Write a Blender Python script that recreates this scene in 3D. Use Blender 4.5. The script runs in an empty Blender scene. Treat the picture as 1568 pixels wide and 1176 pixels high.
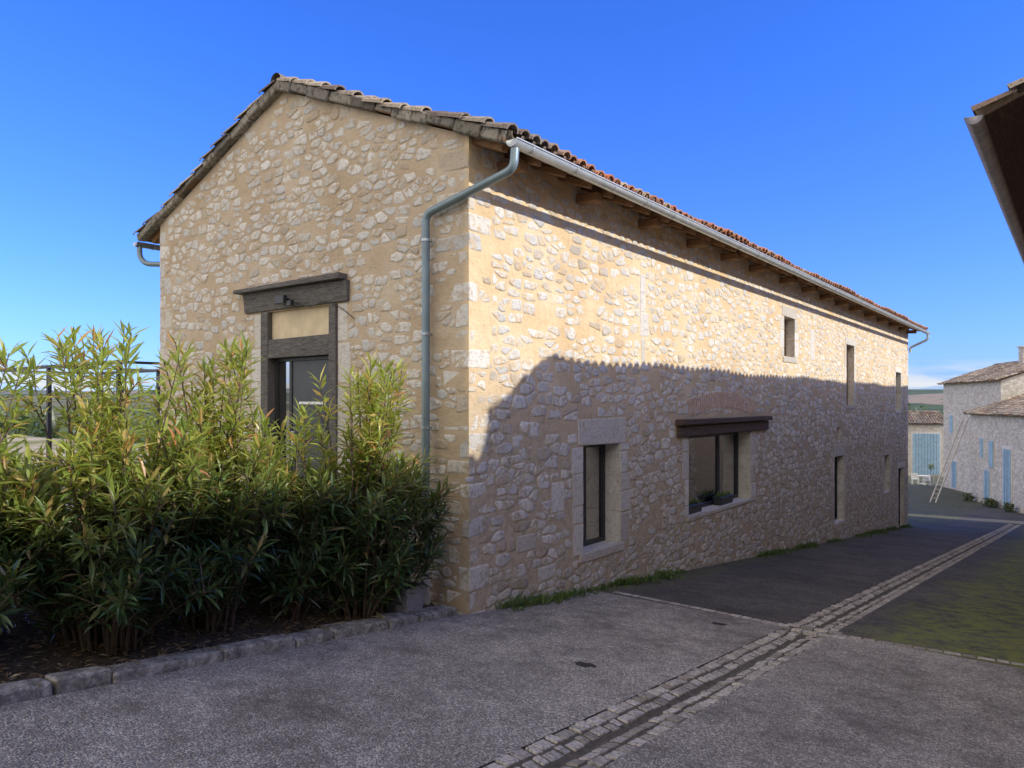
import bpy, math, random
import numpy as np
from mathutils import Vector, Matrix, noise
rng = random.Random(7)
scene = bpy.context.scene
R = math.radians
# ------------------------------------------------------------------ helpers
def new_mesh(name, verts, faces, mats=(), parent=None, smooth=False, fm=None, bevel=0.0, seg=1):
    me = bpy.data.meshes.new(name)
    me.from_pydata([tuple(v) for v in verts], [], faces)
    for m in mats: me.materials.append(m)
    if fm is not None: me.polygons.foreach_set('material_index', fm)
    if smooth: me.polygons.foreach_set('use_smooth', [True]*len(me.polygons))
    me.update()
    ob = bpy.data.objects.new(name, me)
    scene.collection.objects.link(ob)
    if parent: ob.parent = parent
    if bevel:
        b = ob.modifiers.new('bevel', 'BEVEL'); b.width = bevel; b.segments = seg
        b.limit_method = 'ANGLE'
    return ob
def empty(name, loc=(0,0,0), rotz=0):
    e = bpy.data.objects.new(name, None); scene.collection.objects.link(e)
    e.location = loc; e.rotation_euler[2] = rotz; e.empty_display_size = .3
    return e
class MB:
    def __init__(s): s.v=[]; s.f=[]; s.m=[]
    def add(s, vs, fs, m=0):
        o=len(s.v); s.v.extend(vs); s.f.extend([tuple(i+o for i in f) for f in fs]); s.m.extend([m]*len(fs))
    def box(s, x0,x1,y0,y1,z0,z1,m=0,j=0.0):
        q=lambda: rng.uniform(-j,j) if j else 0
        vs=[(x+q(),y+q(),z+q()) for z in (z0,z1) for y in (y0,y1) for x in (x0,x1)]
        s.add(vs,[(0,2,3,1),(4,5,7,6),(0,1,5,4),(2,6,7,3),(0,4,6,2),(1,3,7,5)],m)
    def quad(s,a,b,c,d,m=0): s.add([a,b,c,d],[(0,1,2,3)],m)
    def cyl(s,c,r,z0,z1,n=10,m=0,r2=None):
        r2=r if r2 is None else r2
        vs=[(c[0]+r*math.cos(i*2*math.pi/n),c[1]+r*math.sin(i*2*math.pi/n),z0) for i in range(n)]
        vs+=[(c[0]+r2*math.cos(i*2*math.pi/n),c[1]+r2*math.sin(i*2*math.pi/n),z1) for i in range(n)]
        s.add(vs,[(i,(i+1)%n,n+(i+1)%n,n+i) for i in range(n)]+[tuple(range(n))[::-1],tuple(range(n,2*n))],m)
    def beam(s,a,b,w,h,m=0):
        a=Vector(a);b=Vector(b);d=(b-a).normalized()
        up=Vector((0,0,1)) if abs(d.z)<.95 else Vector((1,0,0))
        r=d.cross(up).normalized()*w/2; u=r.cross(d).normalized()*h/2
        vs=[tuple(p+sx*r+sz*u) for p in (a,b) for sz in (-1,1) for sx in (-1,1)]
        s.add(vs,[(0,2,3,1),(4,5,7,6),(0,1,5,4),(2,6,7,3),(0,4,6,2),(1,3,7,5)],m)
    def build(s,name,mats,parent=None,**k): return new_mesh(name,s.v,s.f,mats,parent,fm=s.m,**k)
def tube(name, pts, r, mat, parent):
    cu=bpy.data.curves.new(name,'CURVE'); cu.dimensions='3D'; cu.bevel_depth=r; cu.bevel_resolution=4
    cu.use_fill_caps=True
    sp=cu.splines.new('POLY'); 
    P=[Vector(p) for p in pts]; out=[P[0]]
    for i in range(1,len(P)-1):
        a,b,c=P[i-1],P[i],P[i+1]; rr=min(.10,(a-b).length*.45,(c-b).length*.45)
        p0=b+(a-b).normalized()*rr; p1=b+(c-b).normalized()*rr
        for t in (0,.2,.4,.6,.8,1): out.append(p0*(1-t)**2+b*2*t*(1-t)+p1*t*t)
    out.append(P[-1]); sp.points.add(len(out)-1)
    for q,p in zip(sp.points,out): q.co=(*p,1)
    cu.materials.append(mat); ob=bpy.data.objects.new(name,cu); scene.collection.objects.link(ob)
    ob.parent=parent; return ob
def sm(t): t=max(0,min(1,t)); return t*t*(3-2*t)
# ------------------------------------------------------------------ materials
class NT:
    def __init__(s,name):
        s.m=bpy.data.materials.new(name); s.m.use_nodes=True; s.t=s.m.node_tree
        s.b=s.t.nodes['Principled BSDF']; s.o=s.t.nodes['Material Output']
        s.tc=s.t.nodes.new('ShaderNodeTexCoord').outputs['Object']
    def n(s,typ,**kw):
        nd=s.t.nodes.new(typ)
        for k,v in kw.items():
            if k.startswith('_'): setattr(nd,k[1:],v)
            else:
                key=int(k[1:]) if k[0]=='i' and k[1:].isdigit() else k.replace('__',' ')
                s.set(nd.inputs[key],v)
        return nd
    def set(s,inp,v):
        if isinstance(v,bpy.types.NodeSocket): s.t.links.new(v,inp)
        else:
            if inp.type=='RGBA' and len(v)==3: v=(*v,1)
            inp.default_value=v
    def noise(s,scale,detail=4,rough=.55,vec=None,dist=0):
        return s.n('ShaderNodeTexNoise',Vector=vec or s.tc,Scale=scale,Detail=detail,Roughness=rough,Distortion=dist).outputs['Fac']
    def scaled(s,sc,vec=None):
        return s.n('ShaderNodeMapping',Vector=vec or s.tc,Scale=sc).outputs[0]
    def ramp(s,fac,stops,interp='LINEAR'):
        nd=s.n('ShaderNodeValToRGB',Fac=fac); cr=nd.color_ramp; cr.interpolation=interp
        while len(cr.elements)<len(stops): cr.elements.new(.5)
        for e,(p,c) in zip(cr.elements,stops):
            e.position=p; e.color=(*c,1) if not isinstance(c,(int,float)) else (c,c,c,1)
        return nd.outputs[0]
    def mix(s,f,a,b,mode='MIX'):
        nd=s.n('ShaderNodeMix',_data_type='RGBA',_blend_type=mode); s.set(nd.inputs[0],f)
        s.set(nd.inputs[6],a); s.set(nd.inputs[7],b); return nd.outputs[2]
    def math(s,op,a,b=0.0,clamp=False):
        nd=s.n('ShaderNodeMath',_operation=op,_use_clamp=clamp); s.set(nd.inputs[0],a); s.set(nd.inputs[1],b); return nd.outputs[0]
    def xyz(s,vec=None):
        nd=s.n('ShaderNodeSeparateXYZ',i0=vec or s.tc); return nd.outputs
    def island(s): return s.n('ShaderNodeNewGeometry').outputs['Random Per Island']
    def maprange(s,v,a,b,c=0.0,d=1.0):
        return s.n('ShaderNodeMapRange',Value=v,i1=a,i2=b,i3=c,i4=d).outputs[0]
    def bump(s,h,st=.4,dist=.01):
        nd=s.n('ShaderNodeBump',Height=h,Strength=st,Distance=dist); s.t.links.new(nd.outputs[0],s.b.inputs['Normal'])
    def fin(s,col,rough=.85,spec=.3,metal=0):
        s.set(s.b.inputs['Base Color'],col); s.set(s.b.inputs['Roughness'],rough)
        s.set(s.b.inputs['Specular IOR Level'],spec); s.set(s.b.inputs['Metallic'],metal); return s.m
def simple(name,c,rough=.7,var=.25,scale=8,spec=.3,metal=0,bump=.2):
    k=NT(name); n=k.noise(scale,5,.6)
    lo=tuple(x*(1-var) for x in c); hi=tuple(min(1,x*(1+var)) for x in c)
    col=k.ramp(n,[(.3,lo),(.7,hi)])
    if bump: k.bump(k.noise(scale*6,4),bump,.004)
    return k.fin(col,rough,spec,metal)
def mortar_col(k):
    a=k.noise(1.1,5,.6); b=k.noise(9,5,.65); c=k.noise(70,3,.6)
    up=k.ramp(a,[(.3,(.62,.44,.245)),(.5,(.70,.53,.32)),(.72,(.78,.64,.45))])
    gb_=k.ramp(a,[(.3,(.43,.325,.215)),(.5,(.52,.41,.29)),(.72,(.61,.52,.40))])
    lo=k.ramp(b,[(.3,(.35,.275,.19)),(.55,(.50,.41,.29)),(.75,(.61,.52,.39))])
    z=k.xyz()[2]; x=k.xyz()[0]
    zz=k.math('ADD',z,k.math('MULTIPLY',a,1.6))
    col=k.mix(k.maprange(zz,3.9,2.6),up,lo)  # browner mortar painted in low down, where the wall lies in shadow
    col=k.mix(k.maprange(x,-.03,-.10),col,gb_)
    col=k.mix(k.maprange(b,.52,.75,0,.40),col,(.36,.28,.195))
    col=k.mix(k.maprange(c,.5,.8,0,.4),col,(.80,.73,.60))
    return col,a,b,c
def mortar_mat(name='lime_mortar'):
    k=NT(name); col,a,b,c=mortar_col(k)
    h=k.math('ADD',k.math('MULTIPLY',b,1.0),k.math('MULTIPLY',c,.4))
    k.bump(h,1.0,.024)
    return k.fin(col,.95,.15)
def stone_mat(name,light=False):
    k=NT(name); r=k.island()
    if light: st=[(0,(.55,.51,.45)),(.4,(.66,.63,.57)),(.8,(.75,.72,.67)),(1,(.57,.53,.47))]
    else: st=[(0,(.48,.42,.34)),(.10,(.68,.63,.54)),(.35,(.79,.76,.70)),(.55,(.58,.58,.57)),(.75,(.84,.81,.75)),(.92,(.66,.64,.60)),(1,(.54,.44,.32))]
    col=k.ramp(r,st)
    a=k.noise(16,6,.75); b=k.noise(60,4,.7); g=k.noise(2.2,4,.6); e=k.noise(5,4,.6)
    col=k.mix(k.maprange(a,.50,.66,0,.65),col,(.33,.31,.28))
    col=k.mix(k.maprange(b,.53,.70,0,.6),col,(.86,.84,.79))
    mc,_,_,_=mortar_col(k)
    s0=.90 if light else .80
    col=k.mix(k.maprange(k.math('ADD',e,k.math('MULTIPLY',a,.6)),s0,s0+.11,0,.8),col,mc)
    z=k.xyz()[2]; x=k.xyz()[0]
    zz=k.math('ADD',k.math('ADD',z,k.math('MULTIPLY',g,2.0)),k.maprange(x,-.02,-.06,0,4))
    col=k.mix(k.maprange(zz,4.0,1.0,0,.4 if light else .5),col,(.76,.72,.63),'MULTIPLY')  # shade tone painted into the lower stones of the long wall
    h=k.math('ADD',a,k.math('MULTIPLY',b,.6)); k.bump(h,1.0,.026)
    return k.fin(col,.92,.2)
M_mortar=mortar_mat(); M_stone=stone_mat('rubble_limestone'); M_dress=stone_mat('dressed_limestone',True)
def wood_mat(name,c1,c2,scale=(3,3,30)):
    k=NT(name); v=k.scaled(scale); n=k.noise(2.0,6,.65,v,1.2); f=k.noise(18,4)
    col=k.ramp(n,[(.3,c1),(.7,c2)]); k.bump(n,.6,.01); return k.fin(col,.85,.2)
M_woodgrey=wood_mat('weathered_oak',(.045,.042,.042),(.20,.19,.18),(3,30,30))
M_woodgreyY=wood_mat('weathered_oak_long',(.04,.027,.022),(.15,.11,.09),(30,3,30))
M_woodbrown=wood_mat('rafter_wood',(.16,.085,.04),(.36,.21,.11),(3,30,30))
M_board=wood_mat('roof_boards',(.14,.085,.05),(.28,.18,.11),(20,2,20))
M_boarddark=wood_mat('dark_roof_boards',(.03,.02,.015),(.09,.06,.045),(20,2,20))  # darker board colour, used for the neighbouring roof deck
def tile_mat(name,old):
    k=NT(name); r=k.island(); y=k.xyz()[1]
    A=k.ramp(r,[(0,(.60,.18,.07)),(.25,(.50,.21,.11)),(.45,(.34,.19,.12)),(.65,(.60,.25,.11)),(.85,(.46,.35,.24)),(1,(.55,.44,.30))])
    B=k.ramp(r,[(0,(.15,.12,.10)),(.3,(.28,.22,.17)),(.5,(.46,.38,.28)),(.75,(.20,.17,.15)),(1,(.56,.48,.36))])
    n=k.noise(1.2,3); a=k.noise(22,5,.7)
    if old: f=k.maprange(n,.3,.5,.6,1)
    else:
        yy=k.math('ADD',y,k.math('MULTIPLY',n,1.5)); f=k.maprange(yy,1.0,2.6,1,.15)
    col=k.mix(f,A,B)
    col=k.mix(k.maprange(a,.5,.66,0,.8),col,(.07,.065,.06))
    col=k.mix(k.maprange(k.noise(35,4,.6),.60,.7,0,.6),col,(.5,.48,.40))
    k.bump(a,.5,.01); return k.fin(col,.9,.2)
M_tile=tile_mat('canal_tile',False); M_tileold=tile_mat('canal_tile_weathered',True)
M_zinc=simple('zinc',(.42,.46,.48),.38,.12,5,.5,.75,.05)
M_zinclight=simple('zinc_new',(.58,.62,.62),.42,.15,5,.5,.45,.05)
M_pipe=simple('painted_downpipe',(.20,.27,.30),.4,.15,3,.5,.3,.05)
M_pvc=simple('pvc_pipe',(.60,.57,.50),.5,.12,4,.4,0,.03)
M_frame=simple('dark_frame',(.028,.03,.034),.4,.15,4,.5,0,.05)
M_door=simple('slate_door',(.050,.057,.064),.45,.12,4,.5,0,.05)
M_steel=simple('brushed_handle',(.75,.75,.75),.4,.1,4,.5,.3,0)
M_dark=simple('dark_interior',(.012,.011,.010),.9,.1,4,.1,0,0)
M_brick=simple('thin_brick',(.50,.36,.27),.9,.3,12)
M_render=simple('lime_render',(.66,.55,.38),.95,.12,5,.15)
M_brownpanel=simple('wood_panel',(.27,.18,.12),.8,.3,6)
k=NT('window_glass'); gl=k.n('ShaderNodeBsdfGlossy',Roughness=.015,Color=(.85,.86,.86))
k.fin((.012,.014,.016),.05,.6); mx=k.n('ShaderNodeMixShader',Fac=.5)
k.t.links.new(k.b.outputs[0],mx.inputs[1]); k.t.links.new(gl.outputs[0],mx.inputs[2]); k.t.links.new(mx.outputs[0],k.o.inputs[0]); M_glass=k.m

# ------------------------------------------------------------------ ground
def road_z(y):
    if y<-14: return 1.344
    if y<38: return -.096*y
    d=y-38
    if d<12: return -3.648-.096*d+(.071/24)*d*d
    return -4.374-.025*(min(d,70)-12)
def gz(x,y):
    z=road_z(y)
    s=sm((-x-.3)/2.4)*(1-sm((y-6)/16))
    z=z*(1-s)+(.72 if y>-14 else 1.0)*s
    r=math.hypot(x,y-20)
    if r>75:
        w=sm((r-75)/160); nz=noise.noise(Vector((x*.0021,y*.0021,3.1)))
        h=-8+ (26+16*nz)*sm((r-180)/900)+ 3*noise.noise(Vector((x*.01,y*.01,0)))
        z=z*(1-w)+h*w
    return z
def axis(a,b,st):
    L=list(np.arange(a,b+.001,st)); p=b
    while p<4000: p+=max(3,(p-b)*.16+3); L.append(p)
    q=a
    while q>-4000: q-=max(3,(a-q)*.16+3); L.insert(0,q)
    return L
xs=axis(-16,14,.5); ys=axis(-16,92,1.0)
V=[];F=[]
for y in ys:
    for x in xs:
        z=gz(x,y)
        if x>-.3 and -16<=y<=92: z-=.05
        elif y>27.5 and -16<=x and y<=92: z-=.05
        V.append((x,y,z+ (.02*noise.noise(Vector((x,y,0))) if x<-.6 else 0)))
nx=len(xs)
for j in range(len(ys)-1):
    for i in range(nx-1):
        a=j*nx+i; F.append((a,a+1,a+nx+1,a+nx))
k=NT('ground_soil_grass'); X,Y,Z=k.xyz()
n1=k.noise(.6,5,.6); n2=k.noise(14,5,.7)
near=k.ramp(k.math('ADD',k.math('MULTIPLY',n1,.6),k.math('MULTIPLY',n2,.4)),[(.38,(.10,.14,.03)),(.46,(.24,.22,.10)),(.54,(.40,.34,.23)),(.7,(.50,.43,.32))])
soil=k.ramp(n2,[(.3,(.03,.024,.018)),(.7,(.12,.10,.075))])
near=k.mix(k.maprange(X,-2.3,-1.7),near,soil)
vf=k.n('ShaderNodeTexVoronoi',Vector=k.scaled((1,1,.0)),Scale=.009).outputs['Color']
fld=k.ramp(k.n('ShaderNodeSeparateColor',i0=vf).outputs[0],[(0,(.07,.10,.035)),(.3,(.17,.16,.08)),(.5,(.28,.22,.15)),(.75,(.11,.13,.05)),(1,(.26,.21,.15))],'CONSTANT')
fld=k.mix(k.maprange(k.noise(.03,5,.7),.52,.62),fld,(.05,.065,.03))
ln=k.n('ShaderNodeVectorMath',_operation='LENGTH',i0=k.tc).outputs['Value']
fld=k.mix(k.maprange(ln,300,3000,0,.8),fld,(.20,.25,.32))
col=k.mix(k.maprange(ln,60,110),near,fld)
k.bump(n2,.8,.03); k.fin(col,.95,.1)
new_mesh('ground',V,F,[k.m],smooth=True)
def drape(name,x0,x1,y0,y1,mat,off,stx=.5,sty=.5,parent=None,sl=False):
    nxx=max(1,int(round((x1-x0)/stx))); nyy=max(1,int(round((y1-y0)/sty)))
    V=[(x0+(x1-x0)*i/nxx, y0+(y1-y0)*j/nyy, 0) for j in range(nyy+1) for i in range(nxx+1)]
    V=[(x,y,road_z(y)+off) for x,y,_ in V]
    F=[(j*(nxx+1)+i,j*(nxx+1)+i+1,(j+1)*(nxx+1)+i+1,(j+1)*(nxx+1)+i) for j in range(nyy) for i in range(nxx)]
    return new_mesh(name,V,F,[mat],parent,smooth=True)
def asphalt(name,lo,hi,spk,spkamt,moss):
    k=NT(name); X,Y,Z=k.xyz()
    big=k.noise(.55,7,.72); mid=k.noise(5,6,.75)
    vo=k.n('ShaderNodeTexVoronoi',Vector=k.tc,Scale=62.); cc=k.n('ShaderNodeSeparateColor',i0=vo.outputs['Color']).outputs[0]
    fine=k.noise(95,3,.75)
    col=k.ramp(k.math('ADD',k.math('MULTIPLY',big,.65),k.math('MULTIPLY',mid,.35)),[(.38,lo),(.60,hi)])
    wear=k.maprange(k.math('ADD',k.math('MULTIPLY',big,.55),k.math('MULTIPLY',mid,.45)),.40,.58,.15,1)
    col=k.mix(k.math('MULTIPLY',k.maprange(cc,.45,.85,0,spkamt),wear),col,spk)
    col=k.mix(k.maprange(fine,.48,.60,0,.85),col,tuple(c*.25 for c in lo))
    col=k.mix(k.maprange(k.noise(1.7,7,.8),.53,.64,0,.5),col,tuple(c*.55 for c in lo))
    if moss:
        mn=k.noise(.9,6,.75)
        mm=k.math('MULTIPLY',k.maprange(k.math('ADD',X,k.math('MULTIPLY',mn,2.6)),4.75,5.45),k.maprange(mid,.38,.58))
        m2=k.math('MULTIPLY',k.maprange(k.math('ADD',X,k.math('MULTIPLY',mn,1.8)),1.55,1.0),k.maprange(mid,.42,.60))
        col=k.mix(k.math('MULTIPLY',mm,.85),col,(.23,.26,.04)); col=k.mix(k.math('MULTIPLY',m2,.75),col,(.15,.17,.035))
    h=k.math('ADD',k.math('MULTIPLY',vo.outputs['Distance'],-.8),k.math('MULTIPLY',fine,.6))
    k.bump(h,1.0,.022); return k.fin(col,.8,.35)
M_as1=asphalt('worn_asphalt',(.22,.20,.172),(.46,.415,.365),(.82,.76,.67),.95,False)
M_as2=asphalt('dark_asphalt',(.08,.073,.063),(.155,.14,.12),(.36,.33,.285),.6,True)
road=empty('road')
YB=2.62
drape('worn_lane_left',-.06,2.74,-14,YB,M_as1,0,.4,.4,road)
drape('worn_lane_right',3.26,7.4,-14,YB,M_as1,0,.4,.4,road)
drape('dark_lane_left',-.06,2.74,YB,27.6,M_as2,0,.4,.5,road)
drape('dark_lane_right',3.26,7.4,YB,38,M_as2,0,.4,.5,road)
drape('dark_lane_end',-.06,2.74,27.6,38,M_as2,0,.4,.5,road)
drape('square',-14,12,38,92,M_as2,0,1,.5,road)
drape('square_side',-14,-.06,27.6,38,M_as2,0,1,.5,road)
M_sett=NT('granite_setts'); r=M_sett.island(); a=M_sett.noise(40,4,.7)
c=M_sett.ramp(r,[(0,(.28,.25,.21)),(.4,(.46,.42,.37)),(.8,(.62,.57,.50)),(1,(.34,.31,.26))])
c=M_sett.mix(M_sett.maprange(a,.46,.62,0,.75),c,(.12,.11,.09)); M_sett.bump(a,.9,.014); M_sett=M_sett.fin(c,.85,.3)
M_bed=simple('channel_joint_dirt',(.10,.088,.068),.95,.4,20)
ch=empty('drainage_channel')
prof=[(-.27,-.002),(-.1,-.014),(0,-.036),(.1,-.014),(.27,-.002)]
V=[];F=[]
yy=[-14+i*.5 for i in range(105)]
for y in yy:
    for dx,dz in prof: V.append((3.0+dx,y,road_z(y)+dz-.008))
for j in range(len(yy)-1):
    for i in range(4): a=j*5+i; F.append((a,a+1,a+6,a+5))
new_mesh('channel_bed',V,F,[M_bed],ch)
mb=MB()
for ci,(dx,w,dz) in enumerate([(-.205,.115,0),(-.085,.10,-.016),(.085,.10,-.016),(.205,.115,0)]):
    y=-14.
    while y<37.5:
        L=rng.uniform(.08,.17); cx=3.0+dx+rng.uniform(-.012,.012); z0=road_z(y+L/2)+dz+rng.uniform(-.008,.004); sl=-.096*L/2
        w2=w/2-.004; tl=rng.uniform(-.004,.004)
        if y>2.75 or y+L<2.45 or abs(dx)<.15:
            vs=[]
            for sz in(-1,1):
                for sy in(-1,1):
                    for sx in(-1,1):
                        inn=sx*(1 if dx<0 else -1)*-1
                        vs.append((cx+sx*w2*(1+rng.uniform(-.14,.05)),y+L/2+sy*(L/2-.006)*rng.uniform(.86,1),z0+sz*.03-.030+sy*sl+sx*tl+inn*(.008 if abs(dx)<.15 else .003)))
            mb.add(vs,[(0,2,3,1),(4,5,7,6),(0,1,5,4),(2,6,7,3),(0,4,6,2),(1,3,7,5)])
        y+=L
mb.build('channel_setts',[M_sett],ch,bevel=.009,seg=2)
sb=empty('sett_band')
mb=MB()
def band(p,q,w):
    p=Vector(p);q=Vector(q);d=(q-p);Lt=d.length;d.normalize();nn=Vector((-d.y,d.x));s=0
    while s<Lt:
        L=rng.uniform(.12,.19); c=p+d*(s+L/2)
        vs=[]
        for sz in(-1,1):
            for sy in(-1,1):
                for sx in(-1,1):
                    pt=c+d*sx*(L/2-.007)+nn*sy*(w/2*rng.uniform(.9,1.08)); vs.append((pt.x,pt.y,road_z(pt.y)+(.006 if sz>0 else -.04)))
        mb.add(vs,[(0,2,3,1),(4,5,7,6),(0,1,5,4),(2,6,7,3),(0,4,6,2),(1,3,7,5)]); s+=L
band((.28,2.80),(2.74,2.62),.11); band((3.26,2.62),(7.3,3.05),.11)
band((2.70,2.50),(3.30,2.50),.1);band((2.70,2.74),(3.30,2.74),.1)
mb.build('band_setts',[M_sett],sb,bevel=.01,seg=2)
M_patch=simple('bitumen_patch',(.04,.037,.034),.8,.3,30,.3,0,.8)
for i,(px,py,rr) in enumerate([(2.0,-.74,.10),(2.15,2.0,.09)]):
    V=[(px,py,road_z(py)+.004)]; 
    for a in range(22):
        q=rr*rng.uniform(.6,1.15); x=px+q*math.cos(a*math.pi/11)*1.2; y=py+q*math.sin(a*math.pi/11)*.8; V.append((x,y,road_z(y)+.004))
    new_mesh('asphalt_patch',V,[(0,1+a,1+(a+1)%22) for a in range(22)],[M_patch])
M_kerb=NT('kerb_stone'); a=M_kerb.noise(9,6,.75); b=M_kerb.noise(40,4,.7)
c=M_kerb.ramp(a,[(.35,(.13,.12,.105)),(.5,(.30,.28,.245)),(.65,(.54,.51,.45))]); c=M_kerb.mix(M_kerb.maprange(b,.5,.65,0,.6),c,(.08,.075,.06)); M_kerb.bump(b,1,.02); M_kerb=M_kerb.fin(c,.9,.2)
mb=MB(); y=-13.
while y<-.12:
    L=min(rng.uniform(.35,.9),-.1-y); 
    if L<.1: break
    z=road_z(y+L/2); w=rng.uniform(-.04,.02)
    vs=[]
    for zz in (-.2,rng.uniform(.065,.10)):
        for sy in (0,1):
            for x in (-.27+w,-.055+rng.uniform(-.03,.02)):
                yy_=y+.004+sy*(L-.008)+rng.uniform(-.008,.008); vs.append((x,yy_,road_z(yy_)+zz+rng.uniform(-.018,.012)))
    mb.add(vs,[(0,2,3,1),(4,5,7,6),(0,1,5,4),(2,6,7,3),(0,4,6,2),(1,3,7,5)]); y+=L
mb.build('kerb',[M_kerb],bevel=.022,seg=3)

# ------------------------------------------------------------------ roof builder
def canal_roof(prefix,parent,xr,zr,S,pitch,y0,y1,mat,base_m=M_board,sides=(1,-1),sp=.21):
    p=math.atan(pitch); cp,spn=math.cos(p),math.sin(p)
    def P(sg,s,y,h): return (xr+sg*(s*cp+h*spn),y,zr-s*spn+h*cp)
    V=[];F=[];VC=[];FC=[]
    ncol=int((y1-y0)/sp)
    ang=[i*math.pi/6 for i in range(7)]
    for sg in sides:
        for c in range(ncol+1):
            yc=y0+.05+c*sp
            nt=int(S/.34)+1
            for j in range(nt):
                s1=S+.05-(nt-1-j)*.34+rng.uniform(-.025,.025); s0=max(s1-.42,0); jj=.035 if c==0 else .013
                dy=rng.uniform(-jj,jj); dh=rng.uniform(-.006,.014)+(rng.uniform(0,.02) if c==0 else 0)
                wav=.022*math.sin(yc*.9+s1*1.7)+.014*math.sin(yc*2.3)
                r1_=.105 if c==0 else .092
                o=len(V)
                for (s,r,h) in ((s0,.072,.03),(s1,r1_,.055)):
                    for a in ang: V.append(P(sg,s,yc+dy+r*math.cos(a),h+dh+wav+r*math.sin(a)*.85))
                for a in ang: V.append(P(sg,s1,yc+dy+(r1_-.02)*math.cos(a),.052+dh+wav+(r1_-.02)*math.sin(a)*.85))
                for i in range(6):
                    F.append((o+i,o+i+1,o+7+i+1,o+7+i)); F.append((o+7+i,o+7+i+1,o+14+i+1,o+14+i))
            if c<ncol:
                ym=yc+sp/2; 
                for (sa,sb_) in ((0,S-.35),(S-.36,S+.045)):
                    o=len(VC)
                    for s in (sa,sb_):
                        for rr,hh in ((.105,.085),(.09,.088)):
                            for i in range(7):
                                a=math.pi+ang[i]; VC.append(P(sg,s,ym+rr*math.cos(a),hh+rr*.75*math.sin(a)))
                    for i in range(6): FC+= [(o+i,o+i+1,o+14+i+1,o+14+i),(o+14+i,o+14+i+1,o+21+i+1,o+21+i)]
    y=y0
    while y<y1:
        o=len(V)
        for (yy_,r) in ((y-.03,.12),(y+.4,.10)):
            for a in ang: V.append((xr+r*math.cos(a),yy_,zr+.05+r*math.sin(a)*.9+.01*math.sin(y)))
        for i in range(6): F.append((o+i,o+i+1,o+7+i+1,o+7+i))
        y+=.36
    new_mesh(prefix+'_cover_tiles',V,F,[mat],parent,smooth=False)
    new_mesh(prefix+'_channel_tiles',VC,FC,[mat],parent,smooth=True)
    mb=MB()
    for sg in sides:
        a=P(sg,0,y0,0);b=P(sg,S,y0,0);c=P(sg,S,y1,0);d=P(sg,0,y1,0)
        e=[P(sg,s,y,-.035) for s,y in ((0,y0),(S,y0),(S,y1),(0,y1))]
        mb.add([a,b,c,d]+e,[(0,1,2,3),(4,7,6,5),(0,4,5,1),(1,5,6,2),(2,6,7,3)])
    mb.build(prefix+'_deck',[base_m],parent)
    return P
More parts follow.
